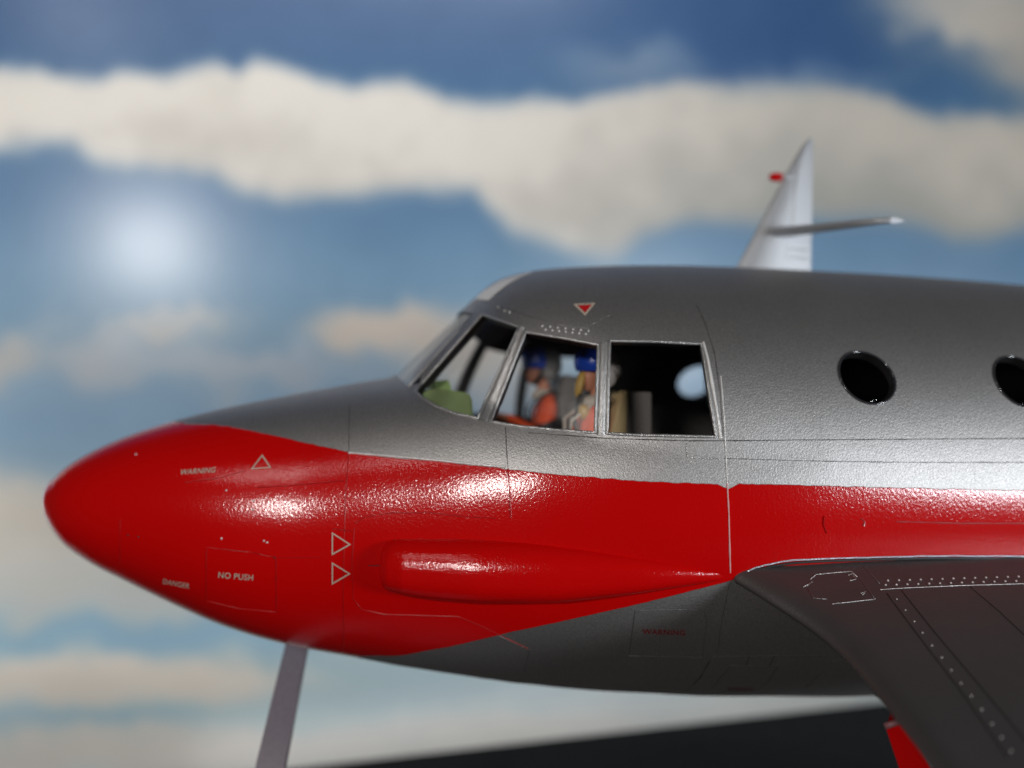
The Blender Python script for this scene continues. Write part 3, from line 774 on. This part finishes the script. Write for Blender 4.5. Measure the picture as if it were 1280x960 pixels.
# red undercarriage door hanging under the near wing
def gear_door():
    d0 = 1.33
    P = [at(1106, 908, d0), at(1128, 901, d0), at(1190, 1010, d0), at(1140, 1010, d0)]
    back = Vector((.05, .09, 0))
    W = [p for p in P]+[p+back for p in P]
    W = [RINV @ p for p in W]
    bm = bmesh.new(); vs = [bm.verts.new(p) for p in W]
    for f in ((0, 1, 2, 3), (7, 6, 5, 4), (0, 4, 5, 1), (1, 5, 6, 2), (2, 6, 7, 3), (3, 7, 4, 0)): bm.faces.new([vs[i] for i in f])
    bmesh.ops.bevel(bm, geom=list(bm.edges), offset=.004, segments=2, affect='EDGES')
    o = bm_obj('undercarriage_door', bm, M_REDP, AC); tag(o, 'bright red door hanging below the wing')
    e1 = [RINV @ at(1106, 908, d0-.002), RINV @ at(1127, 901, d0-.002)]
    mesh_obj('door_lip', *tube(e1, .005, 8, False), plain('dull_pink_edge', (.22, .09, .10), .5), o)  # dull pink strip along the top edge of the door
gear_door()

# ------------------------------------------------------------------ tail
def tail():
    def q(px, py, y=0): return on_y(px, py, y)
    le = [(900, 372), (920, 335), (945, 288), (966, 248), (988, 207), (1003, 182), (1012, 172)]
    te = [(1014, 372), (1013, 335), (1014, 288), (1015, 248), (1016, 207), (1016.5, 184), (1016, 174)]
    rows = []; 
    prof = [(0, 0), (.03, .35), (.10, .75), (.25, 1), (.5, .95), (.8, .5), (1, .10)]
    V = []; Fc = []
    for (a, b_), th in zip(zip(le, te), [.016, .015, .013, .011, .008, .005, .003]):
        A, Bq = q(*a), q(*b_)
        ring = [A+(Bq-A)*c+Vector((0, -th*t, 0)) for c, t in prof]+[A+(Bq-A)*c+Vector((0, th*t, 0)) for c, t in prof[:0:-1]]
        rows.append(ring); V += ring
    m_ = len(rows[0])
    for i in range(len(rows)-1):
        for j in range(m_): Fc.append((i*m_+j, i*m_+(j+1) % m_, (i+1)*m_+(j+1) % m_, (i+1)*m_+j))
    Fc.append(tuple(range(m_))); Fc.append(tuple((len(rows)-1)*m_+j for j in range(m_-1, -1, -1)))
    bm = bmesh.new(); vs = [bm.verts.new(v) for v in V]
    for f in Fc: bm.faces.new([vs[i] for i in f])
    fin = bm_obj('tail_fin', bm, M_TAIL, AC, True, 40); tag(fin, 'bright silver upright tail fin with swept leading edge')
    # lines on the fin
    for pl in ([(1000, 190), (994, 240), (990, 285)], [(984, 300), (982, 322)], [(984, 310), (1012, 313)], [(940, 318), (1012, 323)]):
        P = [q(*p, -.011) for p in resample(pl, 8)]
        mesh_obj('panel_line', *tube(P, .0008, 6, False, normals=[Vector((0, -1, 0))]*len(P)), M_BARE, fin)
    P = [q(949, 320, -.011), q(946, 333, -.011)]; mesh_obj('panel_line', *tube(P, .003, 6, False, normals=[Vector((0, -1, 0))]*2), M_HWHITE, fin)
    # tailplane halves
    for sgn, tip, yt in ((-1, (1130, 276), -.25), (1, (1016, 298), .25)):
        r0, r1 = q(952, 291, 0), q(1016, 290, 0)
        t1 = q(*tip, yt); t0 = t1-Vector((.055, 0, 0))
        V = []; Fc = []
        for k in (0, .25, .5, .75, .93, 1.0):
            L0 = r0+(t0-r0)*k; L1 = r1+(t1-r1)*k
            if k == 1.0: L0 = L0+(L1-L0)*.35
            th = .012*(1-.5*k)
            for c, t in prof: V.append(L0+(L1-L0)*c+Vector((0, 0, th*t)))
            for c, t in prof[:0:-1]: V.append(L0+(L1-L0)*c-Vector((0, 0, th*t)))
        for i in range(5):
            for j in range(m_): Fc.append((i*m_+j, i*m_+(j+1) % m_, (i+1)*m_+(j+1) % m_, (i+1)*m_+j))
        Fc.append(tuple(range(m_))); Fc.append(tuple(5*m_+j for j in range(m_-1, -1, -1)))
        bm = bmesh.new(); vs = [bm.verts.new(v) for v in V]
        for f in Fc: bm.faces.new([vs[i] for i in f])
        bm_obj('tailplane', bm, M_TAIL, AC, True, 40)
    a, b_ = q(976, 221.5, -.004), q(1000, 222, -.004)
    P = [a+(b_-a)*k for k in (0, .3, .6, .85, 1)]
    bul = mesh_obj('tail_probe', *tube(P, .006, 10, False, radii=[.007, .007, .0065, .005, .002]), M_TAIL, AC)
    a0 = q(961, 221.5, -.004); P = [a0+(a-a0)*k for k in (0, .08, .25, .5, .8, 1.02)]
    tag(mesh_obj('probe_tip', *tube(P, .01, 12, False, radii=[.0008, .006, .0092, .0105, .0105, .0095]), M_REDP, bul), 'small red rounded tip')
tail()

# ------------------------------------------------------------------ cockpit interior
def lbox(name, mat, c, h, tilt=0, bev=.004, parent=AC):
    bm = bmesh.new(); M = Matrix.Translation(c) @ Matrix.Rotation(tilt, 4, 'Y'); box_bm(bm, (0, 0, 0), h, M)
    bmesh.ops.bevel(bm, geom=list(bm.edges), offset=bev, segments=2, affect='EDGES')
    return bm_obj(name, bm, mat, parent)
zfl = -.30
lbox('cockpit_floor', M_BROWN, (.25, 0, zfl), (.50, .33, .012))
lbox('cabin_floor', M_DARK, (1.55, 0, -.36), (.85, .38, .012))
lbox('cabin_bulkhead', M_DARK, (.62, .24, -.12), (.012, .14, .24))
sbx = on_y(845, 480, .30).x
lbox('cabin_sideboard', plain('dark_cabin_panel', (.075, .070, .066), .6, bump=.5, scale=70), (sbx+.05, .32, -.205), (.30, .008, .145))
lbox('blackout_board', plain('flat_black_board', (.003, .003, .003), .9, spec=.05), (h1.x+pitch*.6+1.0, .05, -.06), (1.0, .008, .22))  # board added to black out the view through the portholes
# green instrument coaming
def coaming():
    y0 = -.19
    prof = [(524, 499), (529, 491), (540, 486), (560, 487), (585, 491), (590, 496), (592, 523), (560, 516), (535, 506)]
    V = []; n = len(prof)
    P = [on_y(px, py, y0) for px, py in prof]
    bm = bmesh.new(); a = [bm.verts.new(p) for p in P]; b2 = [bm.verts.new(p+Vector((0, .38, 0))) for p in P]
    bm.faces.new(a); bm.faces.new(b2[::-1])
    for i in range(n): bm.faces.new((a[i], b2[i], b2[(i+1) % n], a[(i+1) % n]))
    bmesh.ops.recalc_face_normals(bm, faces=bm.faces)
    bmesh.ops.bevel(bm, geom=[e for e in bm.edges], offset=.004, segments=2, affect='EDGES')
    o = bm_obj('instrument_coaming', bm, M_GREEN, AC, True, 30)
    P = [on_y(px, py, -.12) for px, py in ((543, 476), (561, 475), (567, 496), (545, 496))]
    bm = bmesh.new(); a = [bm.verts.new(p) for p in P]; b2 = [bm.verts.new(p+Vector((0, .16, 0))) for p in P]
    bm.faces.new(a); bm.faces.new(b2[::-1])
    for i in range(4): bm.faces.new((a[i], b2[i], b2[(i+1) % 4], a[(i+1) % 4]))
    bm_obj('instrument_box', bm, M_GREEN2, o, True, 30)
coaming()
def seat(px_edge, yc, zt, zb, mats):
    r = AC
    st = empty('seat'); st.parent = AC
    a = on_y(px_edge[0], zt, yc); b_ = on_y(px_edge[1], zb, yc)
    x0_, x1_ = a.x, b_.x; zt_ = a.z; 
    lbox('backrest', mats[0], ((x0_+x1_)/2, yc+.03, (zt_+zfl)/2), ((x1_-x0_)/2, .075, (zt_-zfl)/2), 0, .003, st)
    # cushion leans back against it
    bm = bmesh.new(); h_ = zt_-zfl
    prof = [(x0_+.004, zt_+.004), (x0_-.012, zt_-.004), (x0_-.045, zt_-h_*.45), (x0_-.075, zfl+.06), (x0_-.2, zfl+.05), (x0_-.2, zfl), (x0_-.01, zfl)]
    A = [bm.verts.new((x_, yc-.045, z_)) for x_, z_ in prof]; Bv = [bm.verts.new((x_, yc+.10, z_)) for x_, z_ in prof]; n = len(prof)
    bm.faces.new(A); bm.faces.new(Bv[::-1])
    for i in range(n): bm.faces.new((A[i], Bv[i], Bv[(i+1) % n], A[(i+1) % n]))
    bmesh.ops.bevel(bm, geom=list(bm.edges), offset=.003, segments=2, affect='EDGES')
    bm_obj('cushion', bm, mats[1], st, True, 30)
    return x0_, zt_
YN, YFAR = -.19, .15
seat((776, 806), YN, 490, 543, (M_SEAT, M_TAN)); seat((706, 726), YFAR, 470, 530, (M_SEAT, M_SEAT))

# ------------------------------------------------------------------ the two pilot figures (each body one skinned surface)
def skin_body(name, V, E, R, mat, sub=2):
    me = bpy.data.meshes.new(name); me.from_pydata(V, E, []); o = bpy.data.objects.new(name, me); COL.objects.link(o)
    m = o.modifiers.new('skin', 'SKIN'); m.use_smooth_shade = True
    sv = me.skin_vertices[0].data
    for i, r in enumerate(R): sv[i].radius = (r, r)
    sv[0].use_root = True
    s_ = o.modifiers.new('sub', 'SUBSURF'); s_.levels = sub; s_.render_levels = sub
    dg = bpy.context.evaluated_depsgraph_get(); dg.update(); nm = bpy.data.meshes.new_from_object(o.evaluated_get(dg)); bpy.data.objects.remove(o)
    nm.materials.clear(); nm.materials.append(mat); return nm
def ellipsoid(name, c, r, mat, parent, rot=(0, 0, 0), keep=None, seg=28):
    bm = bmesh.new(); bmesh.ops.create_uvsphere(bm, u_segments=seg, v_segments=seg//2, radius=1)
    if keep:
        bmesh.ops.delete(bm, geom=[v for v in bm.verts if not keep(v.co)], context='VERTS')
    M = Matrix.Translation(c) @ Matrix.Rotation(rot[1], 4, 'Y') @ Matrix.Diagonal((*r, 1))
    bmesh.ops.transform(bm, matrix=M, verts=bm.verts)
    return bm_obj(name, bm, mat, parent, True, None)
def pilot(head_px, yl, label, far):
    hd = on_y(*head_px, yl)                                              # centre of the head in the aircraft frame
    p = empty('person', ROOT @ Vector((hd.x, yl, zfl)), B)
    tag(p, label, 'person', 'pilot figures seated in the cockpit')
    H = hd.z-zfl
    k = .86                                                             # figure scale
    ln = 0 if far else -.040
    def v(x_, y_, z_): return ((x_+ln*min(1, max(0, -z_-.05)/.06))*k, y_*k, H+z_*k)
    V = [v(.030, 0, -.285), v(.030, 0, -.225), v(.022, 0, -.165), v(.016, 0, -.105), v(.008, 0, -.062), v(0, 0, -.03), v(-.008, 0, .0), v(-.004, 0, .025)]
    R = [.040, .040, .046, .042, .017, .021, .028, .024]; R = [r*k for r in R]
    E = [(i, i+1) for i in range(7)]
    def add(pt, r, par):
        V.append(pt); R.append(r*k); E.append((par, len(V)-1)); return len(V)-1
    for sg in (-1, 1):
        sh = add(v(.018, sg*.055, -.102), .023, 3); el = add(v(-.010, sg*.078, -.185), .0175, sh); wr = add(v(-.095, sg*.060, -.165+(.03 if far else 0)), .0125, el)
        pm = add(v(-.120, sg*.057, -.160+(.03 if far else 0)), .0105, wr)
        for f_ in range(4):
            f1 = add(v(-.134, sg*(.045+f_*.0075), -.155+(.03 if far else 0)), .0038, pm); add(v(-.144+abs(f_-1.5)*.002, sg*(.045+f_*.0075), -.165+(.03 if far else 0)), .0030, f1)
        add(v(-.124, sg*.040, -.150+(.03 if far else 0)), .004, pm)
        hp = add(v(.015, sg*.030, -.290), .034, 0); kn = add(v(-.125, sg*.042, -.262), .024, hp); an = add(v(-.165, sg*.042, -.37), .016, kn); add(v(-.205, sg*.042, -.378), .013, an)
    def fw(p_): return Vector((p_[0]+ln*k*min(1, max(0, (H-p_[2])/k-.05)/.06), p_[1], p_[2]))
    me = skin_body('body', V, E, R, M_ORANGE, 2)
    me.materials.append(M_SKIN)
    for pl in me.polygons:
        c = pl.center
        if c.z > H-.055*k or (c.x < -.108*k and c.z > H-.2*k): pl.material_index = 1
    body = link('body', me, None, p); 
    # face features are part of the head: nose, eyes, mouth, ears as small additions to the head skin
    face = ellipsoid('face', (-.022*k, 0, H-.008*k), (.022*k, .024*k, .036*k), M_SKIN, p)
    ellipsoid('nose', (-.044*k, 0, H-.010*k), (.007*k, .005*k, .009*k), M_SKIN, face)
    for sg in (-1, 1): ellipsoid('eye', (-.040*k, sg*.010*k, H+.002*k), (.004*k, .005*k, .003*k), M_BLK, face)
    ellipsoid('mouth', (-.041*k, 0, H-.026*k), (.003*k, .008*k, .002*k), M_DKRED, face)
    # helmet: shell open at the face, coloured front cover
    hm = M_HGREY if far else M_HWHITE
    ellipsoid('helmet', (.008*k, 0, H+.014*k), (.050*k, .046*k, .053*k), hm, p, keep=lambda c: not (c.x < -.42 and c.z < .12) and c.z > -.78)
    ellipsoid('visor_cover', (-.008*k, 0, H+.024*k), (.050*k, .050*k, .046*k), M_BLUE, p, keep=lambda c: c.x < .30 and c.z > -.45)
    ellipsoid('ear_cup', (.014*k, -.042*k, H-.012*k), (.018*k, .012*k, .022*k), hm, p); ellipsoid('ear_cup', (.014*k, .042*k, H-.012*k), (.018*k, .012*k, .022*k), hm, p)
    if not far:
        mk = ellipsoid('oxygen_mask', (-.046*k, -.008*k, H-.026*k), (.011*k, .016*k, .033*k), M_YEL, p, rot=(0, .25, 0))
        hose = [fw((-.048*k, -.015*k, H-.05*k)), fw((-.04*k, -.03*k, H-.08*k)), fw((-.028*k, -.045*k, H-.12*k)), fw((-.02*k, -.05*k, H-.16*k))]
        mesh_obj('hose', *tube(hose, .005*k, 8), M_BLK, p)
        ellipsoid('life_vest', fw((-.014*k, -.034*k, H-.092*k)), (.016*k, .018*k, .020*k), M_YEL, p, rot=(0, -.3, 0))
    else:
        mesh_obj('chin_strap', *tube([Vector((-.006*k, -.036*k, H+.004*k)), Vector((-.014*k, -.034*k, H-.022*k)), Vector((-.026*k, -.018*k, H-.040*k))], .006*k, 8), M_BLK, p)
    ellipsoid('collar', fw((.006*k, 0, H-.070*k)), (.034*k, .034*k, .020*k), M_HARN, p)
    for sg in (-1, 1):
        hs = [fw((.030*k, sg*.034*k, H-.060*k)), fw((-.010*k, sg*.042*k, H-.074*k)), fw((-.034*k, sg*.036*k, H-.11*k)), fw((-.034*k, sg*.018*k, H-.17*k))]
        mesh_obj('harness_strap', *tube(hs, .008*k, 8, False, flat=.5, normals=[Vector((-1, 0, .3))]*4), M_HARN if not far else M_BLK, p)
    bt = [fw((.038*k, -.072*k, H-.140*k)), fw((.014*k, -.098*k, H-.146*k)), fw((-.014*k, -.098*k, H-.156*k)), fw((-.034*k, -.072*k, H-.160*k))]
    mesh_obj('arm_band', *tube(bt, .010*k, 8, False, flat=.5, normals=[Vector((0, -1, 0))]*4), M_BLK, p)
    return p
pilot((748, 466), YN, 'nearer pilot figure in orange suit with blue-fronted white helmet and yellow oxygen mask', False)
pilot((677, 462), YFAR, 'farther pilot figure in orange suit with bare face and blue-fronted grey helmet', True)

# ------------------------------------------------------------------ clear display stand under the nose
def stand():
    m, nt, b = mat_new('lilac_acrylic'); b.inputs['Base Color'].default_value = (.42, .38, .48, 1); b.inputs['Roughness'].default_value = .22
    b.inputs['Transmission Weight'].default_value = .35; b.inputs['IOR'].default_value = 1.2
    tcn = nt.nodes.new('ShaderNodeTexCoord'); mp = nt.nodes.new('ShaderNodeMapping'); mp.inputs['Scale'].default_value = (60, 60, 2.5); nz = nt.nodes.new('ShaderNodeTexNoise'); nz.inputs['Detail'].default_value = 4
    mxn = nt.nodes.new('ShaderNodeMix'); mxn.data_type = 'RGBA'; mxn.inputs[6].default_value = (.17, .15, .19, 1); mxn.inputs[7].default_value = (.34, .29, .34, 1)
    nt.links.new(tcn.outputs['Object'], mp.inputs[0]); nt.links.new(mp.outputs[0], nz.inputs['Vector']); nt.links.new(nz.outputs[0], mxn.inputs[0]); nt.links.new(mxn.outputs[2], b.inputs['Base Color'])
    topw = at(373, 800, 1.86); lowp = at(335, 975, 1.74)
    dirv = (lowp-topw).normalized(); foot = topw+dirv*((tz+.03-topw.z)/dirv.z)
    r = empty('display_stand', foot-Vector((0, 0, .03)))
    tag(r, 'clear lilac acrylic display stand leaning up to the red nose', 'display stand')
    off = r.location
    wx = Vector((1, 0, 0)); wy = Vector((0, 1, 0)); bm = bmesh.new(); rows = []
    for k in np.linspace(0, 1, 9):
        c = topw+(foot-topw)*float(k); a = .0245+.018*float(k); d_ = .010
        rows.append([bm.verts.new(c+wx*sx*a+wy*sy*d_-off) for sx, sy in ((-1, -1), (1, -1), (1, 1), (-1, 1))])
    for i in range(8):
        for j in range(4): bm.faces.new((rows[i][j], rows[i][(j+1) % 4], rows[i+1][(j+1) % 4], rows[i+1][j]))
    bm.faces.new(rows[0]); bm.faces.new(rows[-1][::-1])
    bmesh.ops.bevel(bm, geom=[e for e in bm.edges if e.calc_length() > .03], offset=.003, segments=2, affect='EDGES')
    bm_obj('stand_arm', bm, m, r, True, 30)
    bm = bmesh.new(); bmesh.ops.create_cone(bm, cap_ends=True, segments=48, radius1=.28, radius2=.27, depth=.03)
    for v in bm.verts: v.co += Vector((.1, .05, .016))
    bm_obj('stand_base', bm, m, r, True, 30)
stand()
print('OBJECTS', len(bpy.data.objects))
